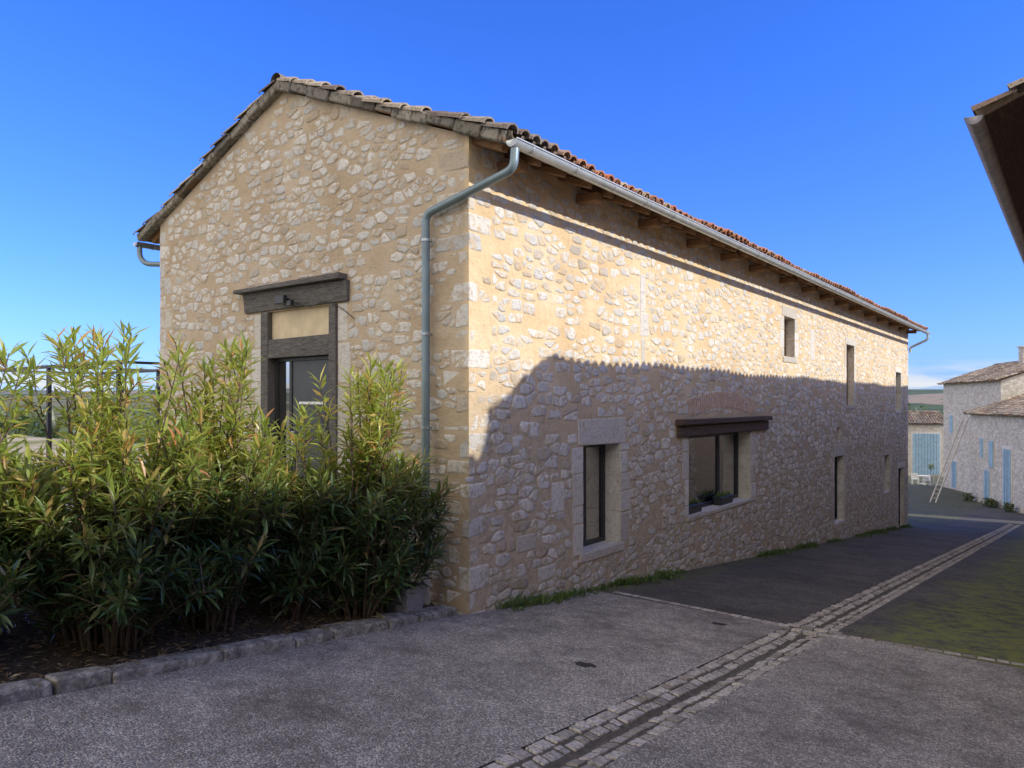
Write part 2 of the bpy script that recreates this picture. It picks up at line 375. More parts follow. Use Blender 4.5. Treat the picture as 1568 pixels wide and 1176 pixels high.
# ------------------------------------------------------------------ rubble stone generator
def clip(poly,nx_,ny_,c):
    out=[];n=len(poly)
    for i in range(n):
        a=poly[i];b=poly[(i+1)%n]; da=a[0]*nx_+a[1]*ny_-c; db=b[0]*nx_+b[1]*ny_-c
        if da<=0: out.append(a)
        if (da<0<db) or (db<0<da):
            t=da/(da-db); out.append((a[0]+(b[0]-a[0])*t,a[1]+(b[1]-a[1])*t))
    return out
def rubble(name,parent,u0,u1,v0,v1,inside,P,excl,du=.25,dv=.155,gap=(.012,.03),drop=.05,mat=None,seed=1,lowgap=None):
    rg=random.Random(seed); AY=1.6; S=[]
    v=v0;row=0
    while v<v1:
        u=u0+(row%2)*du*.5; dvv=dv*rg.uniform(.65,1.4)
        while u<u1:
            und=.07*math.sin(u*.9+v*.5)+.045*math.sin(u*2.3+v)+.03*math.sin(u*5.1+v*3)
            q=rg.random()
            if q>.15:
                S.append((u+rg.uniform(-.34,.34)*du,(v+und+rg.uniform(-.2,.2)*dv)*AY))
            if q>.80: S.append((u+rg.uniform(-.45,.45)*du,(v+und+rg.choice((-1,1))*rg.uniform(.25,.45)*dv)*AY))
            u+=du*rg.choice((.5,.75,1,1.25,1.7))
        v+=dvv; row+=1
    H={}; g=.3
    for i,(a,b) in enumerate(S): H.setdefault((int(a//g),int(b//g)),[]).append(i)
    V=[];F=[]
    for i,(a,b) in enumerate(S):
        if rg.random()<drop or not inside(a,b/AY): continue
        ca,cb=int(a//g),int(b//g); nb=[]
        for p in (-2,-1,0,1,2):
            for q in (-2,-1,0,1,2):
                for j in H.get((ca+p,cb+q),()):
                    if j!=i:
                        d=(S[j][0]-a)**2+(S[j][1]-b)**2
                        if 1e-5<d<.45: nb.append((d,j))
        nb.sort(); R0=.32
        poly=[(a-R0,b-R0),(a+R0,b-R0),(a+R0,b+R0),(a-R0,b+R0)]
        for d,j in nb[:16]:
            x,y=S[j]; nx_,ny_=x-a,y-b; poly=clip(poly,nx_,ny_,nx_*(a+x)/2+ny_*(b+y)/2)
            if len(poly)<3: break
        if len(poly)<3: continue
        sv=b/AY
        poly=[(x,y/AY) for x,y in poly]
        hv=dv*rg.uniform(.5,.75)
        for (kx,ky,h_) in ((rg.uniform(-.1,.1),1,hv),(rg.uniform(-.1,.1),-1,hv),(1,rg.uniform(-.3,.3),du*rg.uniform(.5,.95)),(-1,rg.uniform(-.3,.3),du*rg.uniform(.5,.95))):
            if len(poly)>2: poly=clip(poly,kx,ky,kx*a+ky*sv+h_)
        if len(poly)<3: continue
        cx=sum(p[0] for p in poly)/len(poly); cy=sum(p[1] for p in poly)/len(poly)
        bad=False
        for (e0,e1,f0,f1) in excl:
            if e0<cx<e1 and f0<cy<f1: bad=True;break
            xs_=[p[0] for p in poly]; ys_=[p[1] for p in poly]
            if max(xs_)<e0 or min(xs_)>e1 or max(ys_)<f0 or min(ys_)>f1: continue
            gaps=[(e0-cx,1,0,e0-.004),(cx-e1,-1,0,-e1-.004),(f0-cy,0,1,f0-.004),(cy-f1,0,-1,-f1-.004)]
            gp=max(gaps); poly=clip(poly,gp[1],gp[2],gp[3])
            if len(poly)<3: bad=True;break
        if bad: continue
        if not all(inside(x,y) for x,y in poly): 
            if not inside(cx,cy+.05) : continue
        cx=sum(p[0] for p in poly)/len(poly); cy=sum(p[1] for p in poly)/len(poly)
        gr=gap if (lowgap is None or cy>2.6+.5*math.sin(cx*1.1)) else lowgap
        gg=rg.uniform(*gr)
        w=max(x for x,y in poly)-min(x for x,y in poly); hh=max(y for x,y in poly)-min(y for x,y in poly)
        if w<.045 or hh<.035: continue
        fu=max(.4,1-2*gg/w); fv=max(.4,1-2*gg/hh)
        q=[]; n=len(poly)
        for t in range(n):
            p0=poly[t];p1=poly[(t+1)%n]; L=math.hypot(p1[0]-p0[0],p1[1]-p0[1])
            if L<.015: continue
            ns=max(1,int(L/.04))
            for m_ in range(ns): q.append((p0[0]+(p1[0]-p0[0])*m_/ns,p0[1]+(p1[1]-p0[1])*m_/ns))
        if len(q)<4: continue
        q=[(cx+(x-cx)*fu+rg.uniform(-.009,.009),cy+(y-cy)*fv+rg.uniform(-.008,.008)) for x,y in q]
        ch_=[];n=len(q)
        for t in range(n):
            p0=q[t];p1=q[(t+1)%n]; p2=q[t-1]
            ch_.append((p0[0]*.82+(p1[0]+p2[0])*.09,p0[1]*.82+(p1[1]+p2[1])*.09))
        n=len(ch_); o=len(V); D=rg.uniform(.0005,.006); tx,ty=rg.uniform(-.015,.015),rg.uniform(-.03,.03)
        for sc,dd in ((1,-.003),(.96,D*.9),(.60,D)):
            for x,y in ch_:
                jx=rg.uniform(-.0015,.0015) if sc<1 else 0
                V.append(P(cx+(x-cx)*sc,cy+(y-cy)*sc,dd+jx+((x-cx)*tx+(y-cy)*ty if sc<1 else 0)))
        V.append(P(cx,cy,D))
        for rr in (0,1):
            for t in range(n): F.append((o+rr*n+t,o+rr*n+(t+1)%n,o+(rr+1)*n+(t+1)%n,o+(rr+1)*n+t))
        for t in range(n): F.append((o+2*n+t,o+2*n+(t+1)%n,o+3*n))
    return new_mesh(name,V,F,[mat or M_stone],parent,smooth=True)
def wall_with_openings(name,parent,u0,u1,v0,v1,ops,P,mats,depth=.45,top=None,th=.45):
    us=sorted({u0,u1,*[o[0] for o in ops],*[o[1] for o in ops]}); vs=sorted({v0,v1,*[o[2] for o in ops],*[o[3] for o in ops]})
    mb=MB()
    for a,b in zip(us,us[1:]):
        for c,d in zip(vs,vs[1:]):
            mu,mv=(a+b)/2,(c+d)/2
            if any(o[0]<mu<o[1] and o[2]<mv<o[3] for o in ops): continue
            mb.quad(P(a,c,0),P(b,c,0),P(b,d,0),P(a,d,0))
    for (a,b,c,d) in ops:
        mb.quad(P(a,c,0),P(a,d,0),P(a,d,-depth),P(a,c,-depth),1); mb.quad(P(b,c,0),P(b,c,-depth),P(b,d,-depth),P(b,d,0),1)
        mb.quad(P(a,c,0),P(a,c,-depth),P(b,c,-depth),P(b,c,0),1); mb.quad(P(a,d,0),P(b,d,0),P(b,d,-depth),P(a,d,-depth),1)
        mb.quad(P(a,c,-depth),P(b,c,-depth),P(b,d,-depth),P(a,d,-depth),2)
    if top: mb.add([P(u,v,0) for u,v in top],[tuple(range(len(top)))])
    return mb.build(name,mats,parent)
# ------------------------------------------------------------------ MAIN BARN
barn=empty('stone_barn')
W=7.0;L=27.0;XR=-3.5;ZR=6.86;PT=.40
PL=lambda u,v,d:(d,u,v)
PG=lambda u,v,d:(u,-d,v)
ze=ZR-PT*3.5-.01
ops_long=[(2.44,3.49,.29,1.80),(5.95,9.05,.38,1.80),(15.75,16.8,-1.05,.85),(16.05,16.45,1.28,1.68),(22.45,23.4,-.83,.5),(25.0,26.1,-2.45,-.15),
 (11.27,12.08,3.49,4.43),(17.1,18.05,2.30,4.13),(24.5,25.5,2.1,3.53)]
ops_g=[(-4.0,-2.30,.72,3.72)]
wall_with_openings('long_wall',barn,0,L,-3.6,ze,ops_long,PL,[M_mortar,M_dress,M_dark])
tp=[(-W,ze),(0,ze),(XR,ze+PT*3.5)]
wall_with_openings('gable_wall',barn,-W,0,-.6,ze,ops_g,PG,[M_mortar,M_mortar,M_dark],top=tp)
mb=MB(); mb.quad((-W,0,-1),(-W,L,-1),(-W,L,ze),(-W,0,ze)); mb.quad((-W,L,-4),(0,L,-4),(0,L,ze),(-W,L,ze)); mb.add([(-W,L,ze),(0,L,ze),(XR,L,ze+PT*3.5)],[(0,1,2)])
mb.build('back_walls',[M_mortar],barn)
exL=[]
dress=MB()
def dblock(P,a,b,c,d,pr=.006,dp=.10,j=.012):
    pts=[]
    for dd in (-dp,pr):
        for v in (c,d):
            for u in (a,b): pts.append(P(u+rng.uniform(-j,j),v+rng.uniform(-j,j),dd+(rng.uniform(-.003,.003) if dd>0 else 0)))
    dress.add(pts,[(0,2,3,1),(4,5,7,6),(0,1,5,4),(2,6,7,3),(0,4,6,2),(1,3,7,5)])
def surround(P,o,lint=.28,sill=.12,both=True,wmin=.14,wmax=.26):
    a,b,c,d=o; ex=[]
    if lint: 
        dblock(P,a-.14,b+.16,d,d+lint,.012,.22); ex.append((a-.14,b+.16,d,d+lint))
    for side in (0,1):
        z=c
        while z<d-.05:
            h=min(rng.uniform(.18,.5),d-z)
            if d-(z+h)<.12: h=d-z
            w=rng.uniform(wmin,wmax)
            if side==0: r=(a-w,a,z,z+h-.012)
            else: r=(b,b+w,z,z+h-.012)
            dblock(P,*r,pr=.007,dp=.24,j=.008); ex.append(r); z+=h
    if sill: dblock(P,a-.1,b+.1,c-sill,c,.022,.25); ex.append((a-.1,b+.1,c-sill,c))
    return ex
exL+=surround(PL,ops_long[0],.38,.12,wmin=.14,wmax=.38)
exL+=surround(PL,ops_long[1],0,.08,wmin=.12,wmax=.36)
exL+=surround(PL,ops_long[2],.36,.10)
exL+=surround(PL,ops_long[4],.2,.1); exL+=surround(PL,ops_long[5],.22,0)
exL+=surround(PL,ops_long[6],.25,.14,wmin=.2,wmax=.34); exL+=surround(PL,ops_long[7],.22,.1); exL+=surround(PL,ops_long[8],.2,.12)
exL+=[(5.4,10.1,1.78,2.16),ops_long[3],*ops_long]
for r in [(4.12,4.30,3.85,4.45),(4.12,4.42,3.45,3.84),(4.15,4.30,3.05,3.43),(4.95,5.2,3.6,3.78),(13.4,13.8,3.5,4.3),(1.65,1.95,.95,1.35),(.9,1.3,.55,.75),(1.35,1.75,.1,.28)]:
    dblock(PL,*r); exL.append(r)
quo=MB(); z=-.25;i=0
exG=[]
while z<ze-.15:
    h=rng.uniform(.16,.32); h=min(h,ze-.02-z)
    if rng.random()<.10 and z<4: z+=h*.5; continue
    a=(.46 if i%2 else .22)+rng.uniform(-.08,.07); b=(.16 if i%2 else .34)+rng.uniform(-.06,.08)
    if z<1.6: a*=.75
    pr=rng.uniform(.0,.007)
    quo.box(-a,pr,-pr,b,z+.012,z+h-.012,0,.012)
    exL.append((-.1,b,z,z+h)); exG.append((-a,.1,z,z+h)); z+=h;i+=1
quo.build('corner_quoins',[M_stone],barn,bevel=.018,seg=2)
quo=MB(); z=-3.2;i=0
while z<ze-.15:
    h=rng.uniform(.24,.36); h=min(h,ze-.02-z); b=(.28 if i%2 else .46)
    quo.box(-.3,.008,L-b,L+.012,z+.008,z+h-.008,0,.008); exL.append((L-b,L+.1,z,z+h)); z+=h;i+=1
z=-.3;i=0
while z<ze-.15:
    h=rng.uniform(.2,.36); h=min(h,ze-.02-z); b=(.2 if i%2 else .38)+rng.uniform(-.05,.05)
    quo.box(-W-.010,-W+b,-.006,.3,z+.008,z+h-.008,0,.008); exG.append((-W-.1,-W+b,z,z+h)); z+=h;i+=1
quo.build('end_quoins',[M_stone],barn,bevel=.014,seg=2)
for (r) in [(-4.22,-4.0,.72,1.3),(-4.26,-4.0,1.31,2.0),(-4.2,-4.0,2.01,2.6),(-4.28,-4.0,2.61,3.2),(-4.2,-4.0,3.21,3.72),
            (-2.30,-2.06,.72,1.4),(-2.30,-2.0,1.41,2.0),(-2.30,-2.08,2.01,2.65),(-2.30,-2.04,2.66,3.2),(-2.30,-2.1,3.21,3.72)]:
    dblock(PG,*r); exG.append(r)
exG+=[(-4.55,-2.1,3.72,4.12),*ops_g]
for r in [(-5.05,-4.6,2.45,2.6),(-5.5,-5.3,2.9,3.2)]: dblock(PG,*r,pr=.05); exG.append(r)
dress.build('dressed_stones',[M_dress],barn,bevel=.014,seg=2)
rubble('long_wall_stones',barn,.0,L,-3.2,ze-.05,lambda u,v:.02<u<L-.02 and road_z(u)-.15<v<ze-.03,PL,exL,.25,.14,(.010,.026),.06,seed=3,lowgap=(.005,.014))
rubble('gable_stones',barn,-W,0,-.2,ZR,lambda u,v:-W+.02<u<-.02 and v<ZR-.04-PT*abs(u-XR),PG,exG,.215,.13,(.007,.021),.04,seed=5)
mb=MB(); n=34
for i in range(n):
    t=i/(n-1); u=6.0+t*3.2; arc=.16*math.sin(math.pi*t); tilt=(t-.5)*.16
    pts=[]
    for dd in (-.05,.009):
        for v,sh in ((2.15+arc,0),(2.15+arc+.30,tilt)):
            for s in (-.036,.036): pts.append(PL(u+s+sh,v+rng.uniform(-.01,.01),dd))
    mb.add(pts,[(0,2,3,1),(4,5,7,6),(0,1,5,4),(2,6,7,3),(0,4,6,2),(1,3,7,5)])
mb.build('relieving_arch',[M_brick],barn,bevel=.006)
mb=MB(); mb.box(-.2,.07,5.45,10.0,1.80,2.0,0,.015); mb.box(-.2,.13,5.40,10.08,2.005,2.11,0,.015)
mb.build('window_lintel',[M_woodgreyY],barn,bevel=.02,seg=2)
def window(P,o,panes,rec=.2,fw=.06,glass=M_glass,mat=M_frame):
    a,b,c,d=o; mb=MB()
    def bx(u0,u1,v0,v1,d0,d1,m):
        pts=[P(u,v,dd) for dd in (d0,d1) for v in (v0,v1) for u in (u0,u1)]
        mb.add(pts,[(0,2,3,1),(4,5,7,6),(0,1,5,4),(2,6,7,3),(0,4,6,2),(1,3,7,5)],m)
    bx(a+.003,a+fw,c+.003,d-.003,-rec-.05,-rec+.02,0); bx(b-fw,b-.003,c+.003,d-.003,-rec-.05,-rec+.02,0)
    bx(a+fw,b-fw,d-fw,d-.003,-rec-.05,-rec+.018,0); bx(a+fw,b-fw,c+.003,c+fw,-rec-.05,-rec+.018,0)
    for p in panes: bx(a+(b-a)*p-.03,a+(b-a)*p+.03,c+fw,d-fw,-rec-.045,-rec+.015,0)
    mb.quad(P(a+fw,c+fw,-rec-.02),P(b-fw,c+fw,-rec-.02),P(b-fw,d-fw,-rec-.02),P(a+fw,d-fw,-rec-.02),1)
    return mb.build('window_unit',[mat,glass],barn)
window(PL,ops_long[0],[.45],.28); window(PL,ops_long[1],[.66],.28,.07)
window(PL,ops_long[2],[],.2,.06,M_glass); window(PL,ops_long[4],[.5]); window(PL,ops_long[5],[],.15,.05,M_dark)
window(PL,ops_long[6],[],.22,.05,M_brownpanel,M_brownpanel); window(PL,ops_long[7],[.5],.2,.06,M_brownpanel,M_brownpanel); window(PL,ops_long[8],[.5],.2)
mb=MB()
def gb(x0,x1,z0,z1,d0,d1,m,j=0): mb.box(x0,x1,-d1,-d0,z0,z1,m,j)
gb(-4.54,-2.10,4.02,4.09,-.2,.16,0,.012)
gb(-4.42,-2.06,3.73,4.015,-.2,.05,0,.015)
gb(-4.0+.003,-3.84,.72,3.72,-.2,.03,0,.008)
gb(-2.46,-2.303,.72,3.72,-.2,.03,0,.008)
gb(-3.84,-2.46,3.05,3.32,-.2,.02,0,.01)
gb(-3.838,-2.462,3.322,3.726,-.2,-.05,1)
gb(-3.84,-3.80,.75,3.05,-.16,-.10,2);gb(-2.50,-2.46,.75,3.05,-.16,-.10,2);gb(-3.8,-2.5,3.0,3.05,-.16,-.10,2);gb(-3.50,-3.44,.75,3.0,-.16,-.10,2)
gb(-3.8,-3.5,.78,3.0,-.15,-.13,4)
gb(-3.44,-2.5,.75,3.0,-.16,-.115,3)
for zz in (1.3,1.85): gb(-3.36,-2.58,zz-.004,zz+.004,-.12,-.112,2)
gb(-3.28,-2.68,2.38,2.42,-.118,-.10,5)
gb(-3.40,-3.37,1.6,2.0,-.10,-.06,5)
mb.build('gable_door',[M_woodgrey,M_render,M_frame,M_door,M_glass,M_steel],barn,bevel=.004)
mb=MB(); mb.box(-3.42,-3.22,-.20,-.13,3.78,3.90,0); mb.box(-3.35,-3.29,-.14,-.05,3.82,3.88,0); mb.box(-3.20,-3.10,-.17,-.10,3.74,3.82,0)
mb.build('flood_light',[M_frame],barn,bevel=.01)
tube('lamp_cable',[(-3.12,-.06,3.80),(-2.8,-.07,3.70),(-2.5,-.06,3.78),(-2.2,-.03,3.66),(-1.95,-.02,3.5)],.006,M_frame,barn)
cosp=math.cos(math.atan(PT)); SL=4.08/cosp
PR=canal_roof('roof',barn,XR,ZR+.05,SL,PT,-.10,L+.25,M_tile)
mb=MB(); y=.12
while y<L:
    for sg in (1,-1):
        a=Vector(PR(sg,SL-1.1,y,-.085)); b=Vector(PR(sg,SL-.08+rng.uniform(-.05,.02),y,-.085)); mb.beam(a,b,.10+rng.uniform(-.015,.02),.09)
    y+=.58+rng.uniform(-.04,.04)
mb.build('rafters',[M_woodbrown],barn,bevel=.015,seg=2)
mb=MB(); y=.6
while y<L:
    mb.beam((-.1,y,5.22),(.34,y,5.20),.17,.13); y+=rng.uniform(1.5,2.0)
mb.build('corbel_beams',[M_woodbrown],barn,bevel=.02,seg=2)
mb=MB()
for sg in (1,-1):
    s=0
    while s<SL-.02:
        l=min(rng.uniform(.25,.5),SL-s); q=rng.uniform(-.015,.015); q2=rng.uniform(-.02,.02)
        a=[PR(sg,s+.004,-.115+q,-.05+q2),PR(sg,s+l-.004,-.115+q,-.05+q2),PR(sg,s+l-.004,-.115+q,.075),PR(sg,s+.004,-.115+q,.075)]
        b=[(x,.02,z) for x,y,z in a]
        mb.add(a+b,[(0,1,2,3),(4,7,6,5),(0,4,5,1),(1,5,6,2),(2,6,7,3),(3,7,4,0)]); s+=l
kv=NT('verge_mortar'); r=kv.island(); a=kv.noise(14,5,.7)
c=kv.ramp(r,[(0,(.14,.125,.105)),(.4,(.27,.25,.21)),(.7,(.36,.33,.28)),(1,(.18,.165,.15))]); c=kv.mix(kv.maprange(a,.48,.62,0,.8),c,(.06,.056,.05)); kv.bump(a,.8,.02)
mb.build('verge_edge',[kv.fin(c,.95,.2)],barn,bevel=.014)
def gutter(name,x,z,y0,y1,r,mat):
    V=[];F=[];n=10; ysn=[y0+(y1-y0)*i/14 for i in range(15)]
    for rr in (r,r-.008):
        for y in ysn:
            for i in range(n+1):
                a=math.pi+math.pi*i/n; V.append((x+rr*math.cos(a),y,z-(y-y0)*.002+rr*math.sin(a)))
    k_=n+1
    for l in range(2):
        for j in range(14):
            for i in range(n):
                a=l*15*k_+j*k_+i; F.append((a,a+1,a+k_+1,a+k_) if l==0 else (a,a+k_,a+k_+1,a+1))
    for j in (0,14):
        F.append(tuple(j*k_+i for i in range(k_)))
    ob=new_mesh(name,V,F,[mat],barn,smooth=True)
    mbx=MB(); y=y0+.3
    while y<y1:
        for i in range(n):
            a0=math.pi+math.pi*i/n;a1=a0+math.pi/n; q=r+.004
            zz=z-(y-y0)*.002
            mbx.add([(x+q*math.cos(a0),y,zz+q*math.sin(a0)),(x+q*math.cos(a1),y,zz+q*math.sin(a1)),(x+q*math.cos(a1),y+.03,zz+q*math.sin(a1)),(x+q*math.cos(a0),y+.03,zz+q*math.sin(a0))],[(0,1,2,3)])
        y+=.9
    mbx.build(name+'_brackets',[mat],barn)
    tube(name+'_bead',[(x+r,y0,z),(x+r,y1,z-(y1-y0)*.002)],.010,mat,barn)
GX=.69
gutter('gutter',GX,5.225,-.10,27.2,.075,M_zinclight)
gutter('rear_gutter',-W-GX,5.225,-.10,27.2,.075,M_zinc)
tube('downpipe_upper',[(GX,-.04,5.14),(GX,-.06,4.92),(-.58,-.10,4.62),(-.58,-.10,.95)],.048,M_pipe,barn)
tube('downpipe_foot',[(-.58,-.10,1.0),(-.58,-.10,.05)],.055,M_pvc,barn)
for zz in (4.3,3.2,2.1,1.2): 
    tube('pipe_clip',[(-.58,-.10,zz),(-.58,-.10,zz+.03)],.056,M_zinc,barn); 
    tube('pipe_stub',[(-.58,-.10,zz+.015),(-.58,.02,zz+.015)],.012,M_zinc,barn)
tube('rear_downpipe',[(-W-GX,-.02,5.2),(-W-GX,-.02,4.98),(-7.5,-.0,4.84),(-7.06,.12,4.80)],.045,M_pipe,barn)
tube('far_downpipe',[(GX,27.1,5.15),(GX,27.1,4.9),(.06,27.1,4.6),(.06,27.1,4.4)],.045,M_zinclight,barn)

# ------------------------------------------------------------------ OPPOSITE HOUSES
opp=empty('neighbouring_house')
mb=MB(); mb.box(5.42,12.0,3.3,38.8,-5,5.62); mb.add([(5.42,3.3,5.62),(12,3.3,5.62),(8.71,3.3,7.0)],[(0,1,2)]); mb.add([(5.42,38.8,5.62),(12,38.8,5.62),(8.71,38.8,7.0)],[(0,2,1)])
mb.build('walls',[M_mortar],opp)
PLo=lambda u,v,d:(5.42-d,u,v)
rubble('street_wall_stones',opp,3.3,20,-2,5.5,lambda u,v:3.35<u<20 and road_z(u)<v<5.5,PLo,[],.32,.19,(.012,.03),.08,seed=9)
PO=canal_roof('roof',opp,8.70,7.15,4.03/math.cos(math.atan(.40)),.40,3.08,39,M_tileold,M_boarddark)
V=[];F=[]
for y in (3.0,38.9):
    for i in range(11):
        a=math.pi+math.pi*i/10; V.append((4.60+.085*math.cos(a),y,5.50+.085*math.sin(a)))
F=[(i,i+1,12+i,11+i) for i in range(10)]+[tuple(range(11))]
M_zincdark=simple('zinc_weathered',(.26,.25,.25),.5,.3,6,.5,.5,.05)
new_mesh('street_gutter',V,F,[M_zincdark],opp,smooth=True)
tube('street_gutter_bead',[(4.515,3.0,5.50),(4.515,38.9,5.50)],.01,M_zincdark,opp)
mb=MB(); y=3.4
while y<38: 
    for i in range(8):
        a0=math.pi+math.pi*i/8;a1=a0+math.pi/8;q=.09
        mb.add([(4.6+q*math.cos(a0),y,5.5+q*math.sin(a0)),(4.6+q*math.cos(a1),y,5.5+q*math.sin(a1)),(4.6+q*math.cos(a1),y+.03,5.5+q*math.sin(a1)),(4.6+q*math.cos(a0),y+.03,5.5+q*math.sin(a0))],[(0,1,2,3)])
    y+=.6
mb.build('street_gutter_brackets',[M_zinc],opp)
an=empty('neighbouring_barn')
mb=MB(); mb.box(7.5,14.2,-26,3.1,-1,5.65); mb.build('walls',[M_mortar],an)
canal_roof('roof',an,10.9,7.05,3.9/math.cos(math.atan(.36)),.36,-26,3.05,M_tileold)

# ------------------------------------------------------------------ FAR HOUSES
M_farwall=NT('pale_rubble'); kk=M_farwall
vo=kk.n('ShaderNodeTexVoronoi',Vector=kk.scaled((3,3,5)),Scale=1.3,_feature='DISTANCE_TO_EDGE')
v2=kk.n('ShaderNodeTexVoronoi',Vector=kk.scaled((3,3,5)),Scale=1.3)
sc=kk.ramp(kk.n('ShaderNodeSeparateColor',i0=v2.outputs['Color']).outputs[0],[(0,(.48,.44,.38)),(.5,(.66,.62,.54)),(1,(.74,.70,.62))])
cc_=kk.mix(kk.maprange(vo.outputs['Distance'],.03,.09),(.56,.49,.39),sc); kk.bump(vo.outputs['Distance'],.5,.03)
cc_=kk.mix(kk.maprange(kk.noise(.8,5,.7),.5,.7,0,.5),cc_,(.42,.36,.28)); M_farwall=kk.fin(cc_,.95,.1)
M_blue=simple('blue_paint',(.34,.50,.60),.6,.15,4)
def house(name,loc,rot,Lh,Dh,h,pit,openings,parentmats=M_farwall):
    e=empty(name,loc,rot); mb=MB(); mb.box(0,Lh,0,Dh,-1.5,h); 
    mb.add([(0,0,h),(0,Dh,h),(0,Dh/2,h+Dh/2*pit)],[(0,2,1)]); mb.add([(Lh,0,h),(Lh,Dh,h),(Lh,Dh/2,h+Dh/2*pit)],[(0,1,2)])
    mb.build('walls',[parentmats],e)
    mb=MB()
    for (a,b,c,d,kind) in openings:
        if kind=='shut':
            mb.box(a-.12,b+.12,-.03,.05,c-.12,d+.12,1); mb.box(a,(a+b)/2-.01,-.09,-.035,c,d,0); mb.box((a+b)/2+.01,b,-.09,-.035,c,d,0)
            for zz in (c+.2,d-.2): mb.box(a+.03,b-.03,-.11,-.092,zz-.04,zz+.04,0)
        else:
            mb.box(a-.15,b+.15,-.03,.05,c-.1,d+.2,1); mb.box(a,b,-.08,-.034,c,d,0)
            n=int((b-a)/.25)
            for i in range(1,n): mb.box(a+(b-a)*i/n-.01,a+(b-a)*i/n+.01,-.092,-.082,c,d,3)
    mb.build('joinery',[M_blue,M_dress,M_glass,M_frame],e)
    r=empty('roof_frame',(0,0,0),0); r.parent=e; r.rotation_euler=(0,0,R(90)); r.location=(Lh,0,0)
    canal_roof('roof',r,Dh/2,h+Dh/2*pit+.1,(Dh/2+.35)/math.cos(math.atan(pit)),pit,-.2,Lh+.2,M_tileold,sp=.25)
    return e
ang=math.atan2(-.9,.43)
zA=-4.47
hA=house('far_stone_house',(-.6,54.5,zA),ang,14,7,6.05,.36,[(1.8,2.2,3.1,4.4,'shut'),(5.3,6.3,.15,3.9,'door'),(3.2,3.8,2.6,4.3,'shut'),(2.4,3.2,.3,2.3,'door'),(8.5,9.5,.2,2.3,'door')])
hB=house('tall_stone_house',(-3.6,64.9,-4.7),ang,11,8,8.6,.36,[(1.6,2.2,4.6,6.0,'shut'),(2.0,3.0,.2,2.3,'door')])
mb=MB(); mb.box(5.4,6.1,3.4,4.0,9.2,11.2); mb.box(5.3,6.2,3.3,4.1,11.2,11.3); mb.build('chimney',[M_farwall],hB)
g=house('blue_door_garage',(-13.0,75.6,-5.0),math.atan2(3,4.7)*.6,8.2,6,5.2,.34,[(5.4,7.8,.1,4.2,'door'),(1.5,2.4,1.5,2.6,'shut')])
M_timber=simple('pale_timber',(.50,.46,.40),.8,.2,6)
mb=MB(); A0=Vector((-2.4,50.6,-4.42));A1=Vector((-1.0,55.6,1.3)); sd_=Vector((.17,-.05,0))
mb.beam(A0-sd_,A1-sd_,.07,.09); mb.beam(A0+sd_,A1+sd_,.07,.09)
for i in range(1,20): c=A0.lerp(A1,i/20); mb.beam(c-sd_,c+sd_,.04,.04)
mb.build('leaning_ladder',[M_timber])
M_plastic=simple('white_plastic',(.78,.77,.72),.5,.05,3)
def chair(x,y,rz):
    e=empty('garden_chair',(x,y,road_z(y)+.01),rz); mb=MB()
    for sx in (-.24,.24):
        for sy in (-.22,.22): mb.box(sx-.025,sx+.025,sy-.025,sy+.025,0,.43 if sy<0 else .43)
        mb.box(sx-.03,sx+.03,-.24,.24,.62,.65); mb.box(sx-.02,sx+.02,-.24,-.2,.43,.62)
    mb.box(-.27,.27,-.25,.25,.43,.47)
    for i in range(5): mb.box(-.24+i*.108,-.18+i*.108,.20,.24,.47,.90)
    mb.box(-.26,.26,.195,.245,.86,.93); mb.build('chair_frame',[M_plastic],e,bevel=.01)
chair(-5.9,66,.4); chair(-4.9,65.4,-1.2)
e=empty('garden_table',(-5.4,66.8,road_z(66.8)+.01)); mb=MB(); mb.cyl((0,0),.45,.70,.74,20); mb.cyl((0,0),.04,0,.7,8); mb.cyl((0,0),.25,0,.04,12); mb.build('table_top',[M_plastic],e)

M_metal=simple('black_steel',(.05,.05,.052),.5,.1,4,.4,.3,0)
pg=empty('pergola'); mb=MB()
for x in (-8.95,-12.2,-15.4):
    for y in (.2,2.6): mb.box(x-.04,x+.04,y-.04,y+.04,.4,3.14)
for y in (.2,2.6): mb.box(-15.6,-8.8,y-.03,y+.03,3.142,3.21)
for x in (-8.95,-12.2,-15.4): mb.box(x-.025,x+.025,.24,2.56,3.15,3.20)
mb.build('steel_frame',[M_metal],pg)

# ------------------------------------------------------------------ vegetation
def leaf_mat(name,stops,tr=(.30,.40,.05),trf=.3):
    k=NT(name); r=k.island(); col=k.ramp(r,stops)
    k.fin(col,.38,.5); t=k.n('ShaderNodeBsdfTranslucent',Color=k.mix(.5,col,tr)); mx=k.n('ShaderNodeMixShader',Fac=trf)
    k.t.links.new(k.b.outputs[0],mx.inputs[1]); k.t.links.new(t.outputs[0],mx.inputs[2]); k.t.links.new(mx.outputs[0],k.o.inputs[0]); return k.m
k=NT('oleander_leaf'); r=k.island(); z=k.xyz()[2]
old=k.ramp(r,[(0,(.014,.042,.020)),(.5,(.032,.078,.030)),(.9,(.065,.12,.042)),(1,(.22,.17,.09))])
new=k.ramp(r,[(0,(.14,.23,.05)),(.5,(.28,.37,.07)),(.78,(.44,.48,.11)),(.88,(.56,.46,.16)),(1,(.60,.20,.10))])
zz=k.math('ADD',z,k.math('MULTIPLY',k.noise(1.6,3),1.1)); f=k.maprange(zz,1.8,2.65)  # young growth, plus sunlit tops and shaded lower leaves painted by height
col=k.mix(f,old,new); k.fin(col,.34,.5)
t_=k.n('ShaderNodeBsdfTranslucent',Color=k.mix(.5,col,(.88,.84,.14))); mx=k.n('ShaderNodeMixShader',Fac=k.maprange(f,0,1,.15,.48))
